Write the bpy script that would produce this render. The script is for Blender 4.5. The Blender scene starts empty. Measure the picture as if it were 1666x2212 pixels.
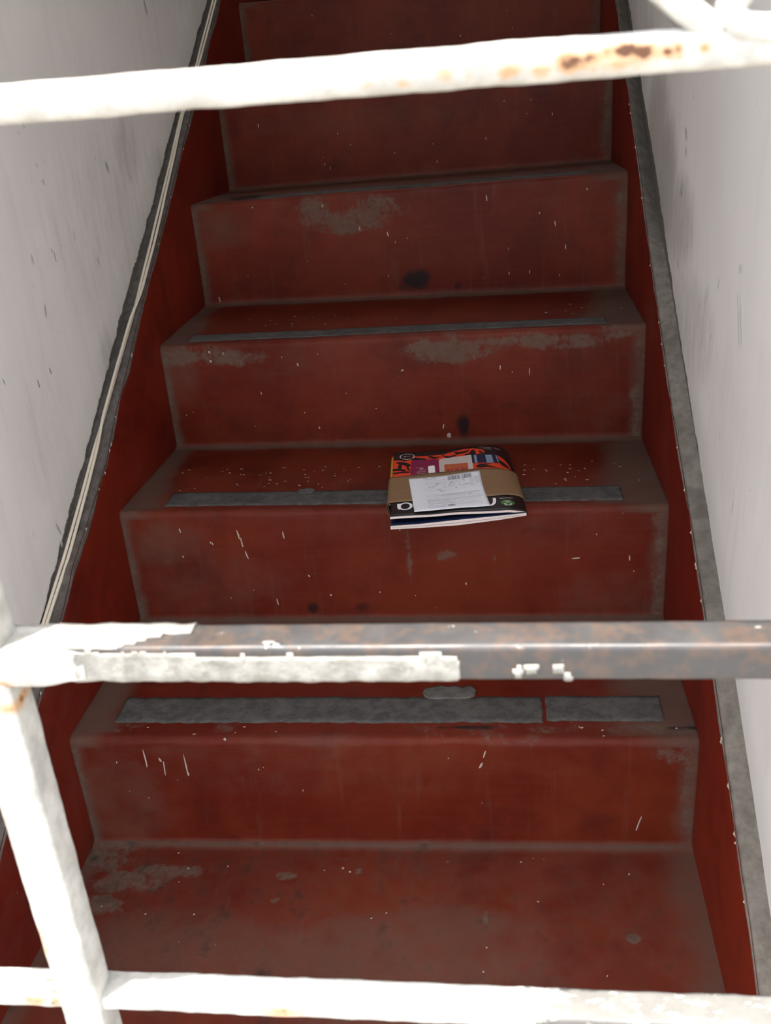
import bpy, bmesh, math, random
from mathutils import Vector, Matrix, noise

random.seed(7)
S = bpy.context.scene
COL = S.collection

# ------------------------------------------------------------------ camera
cam_d = bpy.data.cameras.new('camera')
cam = bpy.data.objects.new('camera', cam_d)
COL.objects.link(cam)
RC = [[0.991724, -0.126407, 0.022487], [0.10517, 0.90026, 0.42246], [-0.073646, -0.416598, 0.906103]]
right = Vector((RC[0][0], RC[1][0], RC[2][0]))
fwd = Vector((RC[0][1], RC[1][1], RC[2][1]))
up = Vector((RC[0][2], RC[1][2], RC[2][2]))
m = Matrix((right, up, -fwd)).transposed().to_4x4()
m.translation = Vector((0.19023, -1.0387, 1.00147))
cam.matrix_world = m
cam_d.sensor_fit = 'VERTICAL'
cam_d.sensor_height = 36.0
cam_d.lens = 36.0 * 2102.2 / 2212.0
cam_d.clip_start = 0.02
cam_d.dof.use_dof = True
cam_d.dof.focus_distance = 1.6
cam_d.dof.aperture_fstop = 15.0
S.camera = cam

# ------------------------------------------------------------------ sky, sun, exposure
SUN_FROM = Vector((-0.07, -0.085, 1.0)).normalized()
world = bpy.data.worlds.new('sky')
S.world = world
world.use_nodes = True
wn = world.node_tree
wn.nodes.clear()
wo = wn.nodes.new('ShaderNodeOutputWorld')
wb = wn.nodes.new('ShaderNodeBackground')
sky = wn.nodes.new('ShaderNodeTexSky')
sky.sky_type = 'NISHITA'
sky.sun_disc = False
sky.sun_elevation = math.asin(SUN_FROM.z)
sky.sun_rotation = math.atan2(SUN_FROM.x, SUN_FROM.y)
sky.air_density = 1.0
sky.dust_density = 3.0
wb.inputs['Strength'].default_value = 0.55
hs = wn.nodes.new('ShaderNodeHueSaturation')
hs.inputs['Saturation'].default_value = 0.45
wn.links.new(sky.outputs[0], hs.inputs['Color'])
wn.links.new(hs.outputs[0], wb.inputs[0])
wn.links.new(wb.outputs[0], wo.inputs[0])
sd = bpy.data.lights.new('sun', 'SUN')
sd.energy = 9.0
sd.angle = math.radians(0.53)
sd.color = (1.0, 0.96, 0.89)
sun = bpy.data.objects.new('sun', sd)
sun.rotation_euler = (-SUN_FROM).to_track_quat('-Z', 'Y').to_euler()
sun.location = (0, -3, 6)
COL.objects.link(sun)

S.view_settings.view_transform = 'Standard'
S.view_settings.look = 'None'
S.view_settings.gamma = 1.0
S.view_settings.use_curve_mapping = False
S.view_settings.exposure = 0.66

# ------------------------------------------------------------------ helpers
def nz(x, y, z=0.0, o=3):
    """fractal noise, about -1..1"""
    return noise.fractal(Vector((x, y, z)), 1.0, 2.0, o) * 0.8

def lerp(a, b, t): return a + (b - a) * t

def clamp(x, a=0.0, b=1.0): return max(a, min(b, x))

def sstep(a, b, x):
    t = clamp((x - a) / (b - a))
    return t * t * (3 - 2 * t)

def interp(x, pts):
    if x <= pts[0][0]: return pts[0][1]
    for (x0, y0), (x1, y1) in zip(pts, pts[1:]):
        if x <= x1:
            return lerp(y0, y1, (x - x0) / (x1 - x0))
    return pts[-1][1]

def link(o, parent=None):
    COL.objects.link(o)
    if parent is not None: o.parent = parent
    return o

def mesh(name, verts, faces, mat, parent=None, attrs=None, smooth=True):
    me = bpy.data.meshes.new(name)
    me.from_pydata([tuple(v) for v in verts], [], faces)
    if attrs:
        for k, vals in attrs.items():
            a = me.attributes.new(k, 'FLOAT', 'POINT')
            a.data.foreach_set('value', vals)
    if smooth:
        me.polygons.foreach_set('use_smooth', [True] * len(me.polygons))
    me.update()
    for mm in (mat if isinstance(mat, (list, tuple)) else [mat]):
        me.materials.append(mm)
    return link(bpy.data.objects.new(name, me), parent)

def empty(name, loc=(0, 0, 0)):
    e = bpy.data.objects.new(name, None)
    e.location = loc
    e.empty_display_size = 0.05
    return link(e)

def tag(o, label=None, cat=None, group=None, kind=None):
    if label: o['label'] = label
    if cat: o['category'] = cat
    if group: o['group'] = group
    if kind: o['kind'] = kind
    return o

def box_data(boxes):
    V, F = [], []
    for (x0, x1, y0, y1, z0, z1) in boxes:
        b = len(V)
        V += [(x0, y0, z0), (x1, y0, z0), (x1, y1, z0), (x0, y1, z0), (x0, y0, z1), (x1, y0, z1), (x1, y1, z1), (x0, y1, z1)]
        F += [tuple(b + i for i in f) for f in ((0, 3, 2, 1), (4, 5, 6, 7), (0, 1, 5, 4), (1, 2, 6, 5), (2, 3, 7, 6), (3, 0, 4, 7))]
    return V, F

# ------------------------------------------------------------------ material helpers
class NT:
    def __init__(self, name):
        self.m = bpy.data.materials.new(name)
        self.m.use_nodes = True
        self.t = self.m.node_tree
        self.b = self.t.nodes['Principled BSDF']
        self.L = self.t.links
        self.co = None
    def n(self, typ, **kw):
        x = self.t.nodes.new(typ)
        for k, v in kw.items(): setattr(x, k, v)
        return x
    def set(self, sock, v):
        if hasattr(v, 'links') or hasattr(v, 'is_output'): self.L.new(v, sock)
        else:
            if isinstance(v, tuple) and len(v) == 3 and sock.type == 'RGBA': v = v + (1.0,)
            sock.default_value = v
    def coord(self):
        if self.co is None: self.co = self.n('ShaderNodeTexCoord').outputs['Object']
        return self.co
    def mapped(self, scale=(1, 1, 1), rot=(0, 0, 0), loc=(0, 0, 0)):
        mp = self.n('ShaderNodeMapping')
        self.L.new(self.coord(), mp.inputs[0])
        mp.inputs['Scale'].default_value = scale
        mp.inputs['Rotation'].default_value = rot
        mp.inputs['Location'].default_value = loc
        return mp.outputs[0]
    def noise(self, scale, detail=4.0, rough=0.55, vec=None, dist=0.0):
        x = self.n('ShaderNodeTexNoise')
        self.L.new(vec if vec is not None else self.coord(), x.inputs['Vector'])
        x.inputs['Scale'].default_value = scale
        x.inputs['Detail'].default_value = detail
        x.inputs['Roughness'].default_value = rough
        x.inputs['Distortion'].default_value = dist
        return x.outputs['Fac']
    def math(self, op, a, b=0.0, c=None, cl=False):
        x = self.n('ShaderNodeMath', operation=op)
        x.use_clamp = cl
        self.set(x.inputs[0], a); self.set(x.inputs[1], b)
        if c is not None: self.set(x.inputs[2], c)
        return x.outputs[0]
    def ramp(self, v, lo, hi, a=0.0, b=1.0):
        x = self.n('ShaderNodeMapRange')
        x.interpolation_type = 'SMOOTHSTEP'
        self.set(x.inputs['Value'], v)
        x.inputs['From Min'].default_value = lo; x.inputs['From Max'].default_value = hi
        x.inputs['To Min'].default_value = a; x.inputs['To Max'].default_value = b
        return x.outputs[0]
    def mix(self, f, a, b):
        x = self.n('ShaderNodeMix', data_type='RGBA')
        self.set(x.inputs[0], f); self.set(x.inputs[6], a); self.set(x.inputs[7], b)
        return x.outputs[2]
    def attr(self, name):
        x = self.n('ShaderNodeAttribute', attribute_name=name)
        return x.outputs['Fac']
    def bump(self, h, strength=0.3, dist=0.001):
        x = self.n('ShaderNodeBump')
        self.set(x.inputs['Height'], h)
        x.inputs['Strength'].default_value = strength
        x.inputs['Distance'].default_value = dist
        self.L.new(x.outputs[0], self.b.inputs['Normal'])
    def out(self, color=None, rough=None, metal=None, spec=None):
        if color is not None: self.set(self.b.inputs['Base Color'], color)
        if rough is not None: self.set(self.b.inputs['Roughness'], rough)
        if metal is not None: self.set(self.b.inputs['Metallic'], metal)
        if spec is not None: self.set(self.b.inputs['Specular IOR Level'], spec)
        return self.m

def plain(name, col, rough=0.6, var=0.12, scale=40.0, spec=0.4, metal=0.0):
    t = NT(name)
    f = t.noise(scale, 3)
    c0 = tuple(x * (1 - var) for x in col); c1 = tuple(min(1, x * (1 + var)) for x in col)
    return t.out(t.mix(f, c0, c1), rough, metal, spec)

def red_paint(name='worn_red_oxide_paint', c0=(0.074, 0.0070, 0.0030), c1=(0.124, 0.0185, 0.0072)):
    t = NT(name)
    big = t.noise(3.2, 5, 0.6)
    streak = t.noise(1.0, 4, 0.6, t.mapped((9, 60, 160)))
    fine = t.noise(130, 4, 0.65)
    mid = t.noise(26, 5, 0.65)
    c = t.mix(t.ramp(big, 0.32, 0.68), c0, c1)
    c = t.mix(t.math('MULTIPLY', t.ramp(streak, 0.45, 0.75), 0.25), c, (0.098, 0.026, 0.013))
    mot = t.noise(11, 5, 0.65)
    c = t.mix(t.math('MULTIPLY', t.ramp(mot, 0.48, 0.72), 0.45), c, (0.042, 0.0062, 0.0045))
    vst = t.noise(1.0, 4, 0.6, t.mapped((55, 8, 5)))
    c = t.mix(t.math('MULTIPLY', t.ramp(vst, 0.56, 0.78), 0.22), c, (0.12, 0.055, 0.038))
    dust = t.attr('dust')
    dm = t.math('ADD', dust, t.math('MULTIPLY', t.math('SUBTRACT', mid, 0.5), 0.55))
    dm = t.math('ADD', dm, t.math('MULTIPLY', t.math('SUBTRACT', fine, 0.5), 0.25))
    dm = t.math('MULTIPLY', t.ramp(dm, 0.12, 1.0), t.ramp(dust, 0.0, 0.25))
    c = t.mix(t.math('MULTIPLY', dm, 0.80, cl=True), c, (0.088, 0.060, 0.043))
    wear = t.attr('wear')
    wm = t.math('ADD', wear, t.math('MULTIPLY', t.math('SUBTRACT', mid, 0.5), 1.7))
    wm = t.math('ADD', wm, t.math('MULTIPLY', t.math('SUBTRACT', fine, 0.5), 0.9))
    wm = t.math('MULTIPLY', t.ramp(wm, 0.35, 0.85), t.ramp(wear, 0.02, 0.45))
    c = t.mix(t.math('MULTIPLY', wm, 0.68, cl=True), c, t.mix(fine, (0.072, 0.047, 0.032), (0.125, 0.096, 0.072)))
    st = t.attr('stain')
    sm = t.math('ADD', st, t.math('MULTIPLY', t.math('SUBTRACT', mid, 0.5), 1.8))
    sm = t.math('MULTIPLY', t.ramp(sm, 0.35, 1.0), t.ramp(st, 0.02, 0.2))
    c = t.mix(t.math('MULTIPLY', sm, 0.9, cl=True), c, (0.010, 0.007, 0.007))
    vo = t.n('ShaderNodeTexVoronoi')
    t.L.new(t.coord(), vo.inputs['Vector']); vo.inputs['Scale'].default_value = 42.0
    sp = t.ramp(vo.outputs['Distance'], 0.045, 0.075, 1.0, 0.0)
    sp = t.math('MULTIPLY', sp, t.ramp(t.noise(14, 2), 0.60, 0.66))
    c = t.mix(t.math('MULTIPLY', sp, 0.45), c, (0.20, 0.14, 0.11))
    r = t.math('ADD', 0.46, t.math('MULTIPLY', dm, 0.4), cl=True)
    r = t.math('ADD', r, t.math('MULTIPLY', wm, 0.3), cl=True)
    h = t.math('ADD', t.math('MULTIPLY', fine, 0.35), t.math('MULTIPLY', streak, 0.5))
    h = t.math('SUBTRACT', h, t.math('MULTIPLY', wm, 0.6))
    t.bump(h, 0.35, 0.0012)
    return t.out(c, r, 0.0, 0.10)

def wall_paint(name, sign, off):
    """dirty white wall; bare plaster along the sloping bottom line"""
    t = NT(name)
    sx = t.n('ShaderNodeSeparateXYZ'); t.L.new(t.coord(), sx.inputs[0])
    y, z = sx.outputs[1], sx.outputs[2]
    line = t.math('ADD', t.math('MULTIPLY', y, 0.19244 / 0.306), 0.19244 + off)
    dist = t.math('SUBTRACT', z, line)
    big = t.noise(2.6, 4, 0.6)
    c = t.mix(t.ramp(big, 0.3, 0.7), (0.74, 0.705, 0.665), (0.82, 0.785, 0.74))
    tint = t.noise(1.1, 2)
    c = t.mix(t.math('MULTIPLY', t.ramp(tint, 0.4, 0.7), 0.35), c, (0.75, 0.745, 0.735))
    vs = t.noise(1.0, 4, 0.6, t.mapped((40, 40, 4)))
    c = t.mix(t.math('MULTIPLY', t.ramp(vs, 0.5, 0.8), 0.30), c, (0.55, 0.52, 0.48))
    gr = t.attr('grime')
    g2 = t.noise(1.0, 5, 0.65, t.mapped((60, 60, 14), rot=(0.25, 0, 0)))
    gm = t.math('MULTIPLY', t.ramp(t.math('ADD', gr, t.math('MULTIPLY', t.math('SUBTRACT', g2, 0.5), 0.8)), 0.1, 1.0), t.ramp(gr, 0.0, 0.25))
    c = t.mix(t.math('MULTIPLY', gm, 0.65), c, (0.27, 0.245, 0.21))
    fl = t.noise(1.0, 3, 0.5, t.mapped((95, 95, 30), rot=(-0.3, 0, 0)))
    flm = t.math('MULTIPLY', t.ramp(fl, 0.69, 0.76), t.ramp(t.noise(5, 2), 0.45, 0.6))
    c = t.mix(t.math('MULTIPLY', flm, 0.65), c, (0.13, 0.12, 0.11))
    near = t.ramp(dist, 0.0, 0.09, 0.35, 0.0)
    c = t.mix(near, c, (0.40, 0.37, 0.33))
    rag = t.math('ADD', t.math('MULTIPLY', t.noise(22, 5, 0.7), 0.030), t.math('MULTIPLY', t.noise(3.5, 1), 0.012))
    edge = t.ramp(t.math('SUBTRACT', dist, t.math('SUBTRACT', rag, 0.0100 if sign < 0 else 0.0205)), -0.0012, 0.0012, 1.0, 0.0)
    pl = t.noise(120, 4, 0.7)
    c = t.mix(edge, c, t.mix(pl, (0.065, 0.055, 0.047), (0.19, 0.165, 0.14)))
    fine = t.noise(160, 3, 0.6)
    h = t.math('ADD', t.math('MULTIPLY', fine, 0.3), t.math('MULTIPLY', t.noise(22, 3), 0.7))
    h = t.math('SUBTRACT', h, t.math('MULTIPLY', edge, 1.2))
    t.bump(h, 0.3, 0.0015)
    return t.out(c, 0.6, 0.0, 0.3)

def plaster(name, c0, c1):
    t = NT(name)
    f = t.noise(60, 5, 0.7)
    g = t.noise(9, 4, 0.6)
    c = t.mix(t.ramp(f, 0.3, 0.7), c0, c1)
    c = t.mix(t.math('MULTIPLY', t.ramp(g, 0.45, 0.7), 0.4), c, tuple(x * 0.6 for x in c0))
    t.bump(f, 0.6, 0.002)
    return t.out(c, 0.85, 0.0, 0.2)

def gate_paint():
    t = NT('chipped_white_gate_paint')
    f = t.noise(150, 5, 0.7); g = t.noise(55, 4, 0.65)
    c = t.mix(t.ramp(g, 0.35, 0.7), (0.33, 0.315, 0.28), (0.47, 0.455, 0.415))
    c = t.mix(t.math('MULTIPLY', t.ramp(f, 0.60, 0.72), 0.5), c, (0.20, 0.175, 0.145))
    r = t.attr('rust')
    rm = t.math('ADD', r, t.math('MULTIPLY', t.math('SUBTRACT', g, 0.5), 1.5))
    rm = t.math('ADD', rm, t.math('MULTIPLY', t.math('SUBTRACT', f, 0.5), 0.5))
    halo = t.math('MULTIPLY', t.ramp(rm, 0.15, 0.55), t.ramp(r, 0.02, 0.2))
    core = t.math('MULTIPLY', t.ramp(rm, 0.50, 0.72), t.ramp(r, 0.02, 0.2))
    c = t.mix(t.math('MULTIPLY', halo, 0.75), c, (0.42, 0.20, 0.055))
    c = t.mix(core, c, t.mix(f, (0.035, 0.014, 0.008), (0.14, 0.055, 0.022)))
    pe = t.attr('peel')
    pn = t.noise(1.0, 5, 0.7, t.mapped((70, 120, 160)))
    pm = t.math('MULTIPLY', t.ramp(t.math('ADD', t.math('MULTIPLY', pe, 0.35), pn), 0.72, 0.80), t.ramp(pe, 0.05, 0.3))
    c = t.mix(t.math('MULTIPLY', pm, 0.85), c, (0.085, 0.08, 0.075))
    t.bump(t.math('ADD', f, g), 0.5, 0.0008)
    return t.out(c, 0.55, 0.0, 0.35)

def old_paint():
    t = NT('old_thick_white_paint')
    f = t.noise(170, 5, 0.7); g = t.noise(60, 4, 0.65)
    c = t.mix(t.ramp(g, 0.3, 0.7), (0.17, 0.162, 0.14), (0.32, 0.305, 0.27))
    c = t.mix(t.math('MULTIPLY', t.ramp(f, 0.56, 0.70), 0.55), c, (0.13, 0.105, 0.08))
    t.bump(t.math('ADD', f, g), 0.8, 0.0012)
    return t.out(c, 0.65, 0.0, 0.3)

def bare_steel():
    t = NT('bare_weathered_steel')
    f = t.noise(90, 5, 0.7); g = t.noise(34, 4, 0.65)
    c = t.mix(g, (0.027, 0.025, 0.025), (0.054, 0.051, 0.050))
    c = t.mix(t.math('MULTIPLY', t.ramp(f, 0.44, 0.62), 0.75), c, (0.078, 0.050, 0.036))
    c = t.mix(t.math('MULTIPLY', t.ramp(t.noise(70, 3, 0.6), 0.68, 0.72), 0.9), c, (0.35, 0.33, 0.30))
    r = t.ramp(g, 0.3, 0.7, 0.38, 0.58)
    t.bump(f, 0.25, 0.0005)
    return t.out(c, r, 0.12, 0.5)

M = {}
M['red'] = red_paint()
M['redskirt'] = red_paint('brighter_red_skirting_paint', (0.125, 0.010, 0.005), (0.172, 0.018, 0.0075))  # same red paint in brighter tones for both skirtings
M['wall_l'] = wall_paint('dirty_white_wall_paint', -1, 0.105)
M['wall_r'] = wall_paint('scuffed_white_wall_paint', 1, 0.142)
M['ledge_l'] = plaster('dark_bare_plaster', (0.060, 0.050, 0.043), (0.12, 0.104, 0.09))
M['ledge_r'] = plaster('grey_bare_plaster', (0.115, 0.098, 0.08), (0.19, 0.165, 0.138))
M['facade'] = plaster('facade_render', (0.48, 0.46, 0.43), (0.58, 0.56, 0.52))
M['ceil'] = plaster('ceiling_paint', (0.66, 0.64, 0.60), (0.74, 0.72, 0.68))
M['pave'] = plaster('pavement_concrete', (0.30, 0.285, 0.26), (0.40, 0.38, 0.35))
M['strip'] = plaster('gritty_grey_tape', (0.044, 0.040, 0.036), (0.085, 0.077, 0.068))
M['mortar'] = plaster('grey_mortar', (0.065, 0.058, 0.050), (0.12, 0.108, 0.095))
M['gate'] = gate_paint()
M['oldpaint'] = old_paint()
M['steel'] = bare_steel()
M['cable'] = plain('cream_cable_sheath', (0.56, 0.49, 0.38), 0.5, 0.15, 30)
M['fleck'] = plain('white_paint_drop', (0.34, 0.27, 0.22), 0.8)
M['scuff'] = plain('dark_scuff', (0.36, 0.34, 0.32), 0.8)
M['black'] = plain('black_gloss_print', (0.008, 0.006, 0.006), 0.30, 0.1, 60, 0.5)
M['tiger'] = plain('red_orange_print', (0.62, 0.045, 0.010), 0.35, 0.08, 60)
M['magenta'] = plain('magenta_print', (0.19, 0.008, 0.050), 0.35, 0.2, 30)
M['cream'] = plain('cream_print', (0.50, 0.42, 0.37), 0.4, 0.06, 30)
M['orange'] = plain('orange_brown_print', (0.42, 0.085, 0.025), 0.4, 0.15, 40)
M['navy'] = plain('navy_print', (0.006, 0.011, 0.035), 0.35, 0.2, 30)
M['blue'] = plain('steel_blue_print', (0.20, 0.26, 0.36), 0.3, 0.1, 30)
M['ink'] = plain('grey_ink', (0.16, 0.16, 0.17), 0.6)
M['inkl'] = plain('pale_grey_ink', (0.42, 0.42, 0.45), 0.6)
M['white'] = plain('white_print', (0.78, 0.74, 0.72), 0.45, 0.04, 30)
M['paper'] = plain('white_label_paper', (0.70, 0.685, 0.70), 0.55, 0.03, 20)
M['pages'] = plain('page_edges', (0.56, 0.47, 0.43), 0.7, 0.12, 300)
M['kraft'] = plain('brown_kraft_paper', (0.195, 0.104, 0.046), 0.65, 0.10, 150)
M['green'] = plain('green_print', (0.055, 0.14, 0.028), 0.4)
M['yellow'] = plain('orange_cover_print', (0.62, 0.25, 0.03), 0.4)
M['pink'] = plain('pink_cover_print', (0.55, 0.02, 0.16), 0.4)

# ------------------------------------------------------------------ stair dimensions (metres)
H, D = 0.19244, 0.306
XL, XR = -0.425, 0.425
WL, WR = -0.455, 0.449
NST = 9
zn = {1: (0.184, 0.189), 2: (0.388, 0.379), 3: (0.574, 0.575), 4: (0.777, 0.787), 5: (0.958, 0.962), 6: (1.160, 1.160)}
zb = {0: (-0.003, 0.012), 1: (0.190, 0.188), 2: (0.379, 0.372), 3: (0.576, 0.570), 4: (0.766, 0.777), 5: (0.960, 0.964)}
for k in range(1, NST + 1):
    zn.setdefault(k, (k * H, k * H)); zb.setdefault(k, (k * H, k * H))
def at(pair, x): return lerp(pair[0], pair[1], (x - XL) / (XR - XL))

# worn spots: (step, x, z or y, rx, rz, strength)
RW = {4: [(-0.18, 0.752, 0.035, 0.025, 0.8), (-0.11, 0.728, 0.06, 0.022, 0.9), (-0.05, 0.748, 0.05, 0.025, 0.75)],
      3: [(-0.37, 0.556, 0.07, 0.018, 0.75), (-0.29, 0.546, 0.06, 0.014, 0.75), (0.09, 0.546, 0.065, 0.024, 0.9), (0.21, 0.560, 0.05, 0.012, 0.7), (0.29, 0.552, 0.08, 0.014, 0.75), (0.38, 0.565, 0.04, 0.012, 0.7)],
      2: [(0.092, 0.302, 0.018, 0.010, 0.6), (0.033, 0.30, 0.005, 0.05, 0.62), (0.165, 0.30, 0.004, 0.02, 0.5)],
      1: [(0.14, 0.183, 0.08, 0.008, 0.6), (0.40, 0.17, 0.03, 0.02, 0.65)]}
RS = {4: [(0.018, 0.605, 0.026, 0.022, 1.0), (0.0, 0.594, 0.02, 0.01, 0.7), (0.10, 0.590, 0.010, 0.010, 0.7), (-0.30, 0.62, 0.02, 0.03, 0.35)],
      3: [(0.112, 0.402, 0.010, 0.022, 1.0), (0.066, 0.432, 0.012, 0.008, 0.7), (0.19, 0.437, 0.02, 0.008, 0.6), (0.13, 0.43, 0.03, 0.015, 0.4)],
      2: [(-0.13, 0.212, 0.01, 0.01, 0.7), (-0.05, 0.212, 0.012, 0.01, 0.6), (0.20, 0.232, 0.02, 0.012, 0.4)]}
RD = {2: [(-0.36, 0.33, 0.06, 0.04, 0.5), (-0.30, 0.26, 0.14, 0.06, 0.35), (0.36, 0.22, 0.10, 0.05, 0.35)],
      1: [(-0.38, 0.08, 0.08, 0.08, 0.45), (-0.10, 0.14, 0.30, 0.05, 0.28)],
      3: [(-0.40, 0.53, 0.04, 0.06, 0.5), (0.35, 0.42, 0.08, 0.05, 0.3)],
      4: [(-0.38, 0.73, 0.07, 0.04, 0.5), (0.0, 0.66, 0.2, 0.05, 0.2)],
      5: [(-0.1, 0.90, 0.3, 0.03, 0.35), (0.3, 0.8, 0.1, 0.05, 0.25)]}
def spots(lst, a, b):
    s = 0.0
    for (ca, cb, ra, rb, w) in lst:
        q = ((a - ca) / ra) ** 2 + ((b - cb) / rb) ** 2
        if q < 9: s = max(s, w * math.exp(-q * q * 0.35))
    return s

# ------------------------------------------------------------------ floor (bottom landing)
def build_floor():
    nx, ny = 142, 105
    y0, y1 = -0.62, 0.012
    V, F, du, we, st = [], [], [], [], []
    for j in range(ny):
        y = lerp(y0, y1, j / (ny - 1))
        for i in range(nx):
            x = lerp(XL - 0.003, XR + 0.003, i / (nx - 1))
            z = at(zb[0], x) * sstep(-0.35, 0.0, y) + 0.0012 * nz(x * 4, y * 4, 1)
            back = -y
            z += 0.004 * sstep(0.012, 0.0, back)
            V.append((x, y, z))
            eR = XR - x; eL = x - XL
            d = 0.0
            d = max(d, 0.85 * sstep(0.022, 0.004, back))
            d = max(d, 0.75 * sstep(0.10, 0.0, eR - 0.03 * nz(y * 9, 0, 3)))
            d = max(d, 0.75 * sstep(0.06, 0.0, eL))
            d = max(d, 0.5 * sstep(0.09, 0.0, back) * sstep(0.25, 0.42, x))
            d = max(d, 0.62 * sstep(-0.11, -0.17, y + 0.05 * nz(x * 5, 3) - 0.02) * sstep(0.30, 0.05, abs(x - 0.05)))
            d = max(d, spots([(0.10, -0.14, 0.12, 0.035, 0.6), (0.0, -0.2, 0.25, 0.06, 0.62), (-0.25, -0.2, 0.2, 0.08, 0.6)], x, y), 0.36)
            du.append(d)
            we.append(spots([(-0.35, -0.076, 0.05, 0.018, 0.8), (-0.29, -0.055, 0.05, 0.012, 0.8), (-0.39, -0.03, 0.035, 0.03, 0.75),
                             (-0.38, -0.12, 0.045, 0.016, 0.75), (-0.124, -0.062, 0.014, 0.008, 0.95), (-0.051, -0.031, 0.008, 0.004, 0.9),
                             (-0.026, -0.052, 0.006, 0.005, 1.0), (-0.132, -0.105, 0.006, 0.005, 1.0), (0.33, -0.152, 0.008, 0.006, 0.9), (0.149, -0.123, 0.004, 0.012, 0.8)], x, y))
            st.append(0.24 + 0.14 * sstep(0.15, -0.2, x))
    F = [(j * nx + i, j * nx + i + 1, (j + 1) * nx + i + 1, (j + 1) * nx + i) for j in range(ny - 1) for i in range(nx - 1)]
    b = len(V)
    V += [(XL, y0, -0.12), (XR, y0, -0.12), (XR, y1, -0.12), (XL, y1, -0.12)]
    for L_ in (du, we, st): L_ += [0.1] * 4
    F += [(b, b + 3, b + 2, b + 1), tuple([b, b + 1] + list(range(nx - 1, -1, -1)))]
    return mesh('floor', V, F, M['red'], None, {'dust': du, 'wear': we, 'stain': st})
tag(build_floor(), 'dark red worn landing floor at the foot of the stairs', kind='structure')

# ------------------------------------------------------------------ staircase
stairs = tag(empty('staircase', (0, 0, 0)), 'steep red painted concrete staircase climbing between two white walls', 'staircase')

def build_step(k):
    yk, yn = (k - 1) * D, k * D
    nx = 142 if k <= 6 else 40
    nr = 34 if k <= 6 else 10
    na, nt = 8, (52 if k <= 6 else 12)
    r = 0.013
    V, du, we, st = [], [], [], []
    rows = nr + na + nt
    # rows: riser from the bottom up, nose arc, tread to the back
    for i in range(nx):
        x = lerp(XL - 0.003, XR + 0.003, i / (nx - 1))
        z0 = at(zb[k - 1], x) - 0.004
        z1 = at(zn[k], x) + 0.0018 * nz(x * 5, k * 7.1, 2)
        zt = at(zb[k], x)
        eL, eR = x - XL, XR - x
        rr = r * (0.75 + 0.35 * nz(x * 12, k * 3.3, 5))
        rr = max(rr, 0.006)
        ywob = 0.0016 * nz(x * 4, k * 5.7, 9)
        for j in range(rows):
            if j < nr:
                t = j / nr
                z = lerp(z0, z1 - rr, t); y = yk + ywob
                # little cove at the bottom, rounded vertical ends
                y -= 0.004 * sstep(0.012, 0.0, z - z0)
                y += 0.0008 * nz(x * 6, z * 6, k)
                hh = (z - z0) / (z1 - z0)
                d = 0.02 + 0.24 * sstep(0.30, 0.95, hh) + 0.16 * nz(x * 3, z * 8, k * 2.0)
                d = max(d, 0.75 * sstep(0.020, 0.002, z - z0))
                d = max(d, 0.80 * sstep(0.030, 0.003, eL + 0.006 * nz(z * 25, k, 1)), 0.70 * sstep(0.045, 0.004, eR + 0.010 * nz(z * 25, k, 4)))
                d = max(d, spots(RD.get(k, []), x, z))
                w = max(spots(RW.get(k, []), x, z), 0.62 * sstep(0.014, 0.0, abs(eL - 0.004)), 0.58 * sstep(0.022, 0.0, abs(eR - 0.012 - 0.008 * nz(z * 12, k, 8))))
                s = spots(RS.get(k, []), x, z)
            elif j < nr + na:
                a = (j - nr) / (na - 1) * math.pi / 2
                y = yk + ywob + rr * (1 - math.cos(a)); z = z1 - rr * (1 - math.sin(a))
                d = 0.30 + 0.25 * nz(x * 6, k * 9.0, 2)
                d = max(d, 0.75 * sstep(0.09, 0.01, eL), 0.75 * sstep(0.13, 0.02, eR))
                w = spots(RW.get(k, []), x, z) * 0.7
                s = 0.0
            else:
                t = (j - nr - na + 1) / nt
                y = lerp(yk + rr, yn + 0.006, t)
                z = lerp(z1, zt, clamp((y - yk) / D)) + 0.0012 * nz(x * 4, y * 4, 1)
                bk = yn - y
                z += 0.004 * sstep(0.010, 0.0, bk)
                d = 0.12 + 0.15 * nz(x * 5, y * 9, k)
                d = max(d, 0.82 * sstep(0.040, 0.004, bk + 0.012 * nz(x * 7, k, 2)))
                wl = 0.055 + 0.05 * sstep(0.25, 0.0, y - yk); wr = 0.11 + 0.06 * sstep(0.25, 0.0, y - yk)
                d = max(d, 0.80 * sstep(wl, wl * 0.3, eL + 0.015 * nz(y * 14, k, 3)), 0.80 * sstep(wr, wr * 0.35, eR + 0.02 * nz(y * 14, k, 6)))
                if k >= 4: d = max(d, 0.6)
                w = 0.0
                fy = y - yk
                w = max(w, 0.55 * sstep(0.018, 0.006, abs(fy - 0.024)) * sstep(-0.1, 0.35, nz(x * 5, k * 4.4, 7)))
                s = 0.0
                s = max(s, 0.85 * sstep(0.010, 0.0, abs(fy - 0.026)) * sstep(0.05, 0.3, nz(x * 6 + 4, k * 8.4, 7)))
                if k == 4: s = max(s, spots([(-0.335, yk + 0.10, 0.035, 0.05, 1.0)], x, y))
            V.append((x, y, z)); du.append(clamp(d)); we.append(clamp(w)); st.append(clamp(s))
        V.append((x, yn + 0.006, z0 - 0.002)); V.append((x, yk, z0 - 0.002))
        for L_ in (du, we, st): L_ += [0.1, 0.1]
    R = rows + 2
    F = []
    for i in range(nx - 1):
        for j in range(R):
            j2 = (j + 1) % R
            F.append((i * R + j, (i + 1) * R + j, (i + 1) * R + j2, i * R + j2))
    F.append(tuple(range(R))); F.append(tuple(reversed(range((nx - 1) * R, nx * R))))
    o = mesh('step', V, F, M['red'], stairs, {'dust': du, 'wear': we, 'stain': st})
    return o

steps = {k: build_step(k) for k in range(1, NST + 1)}

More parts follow.
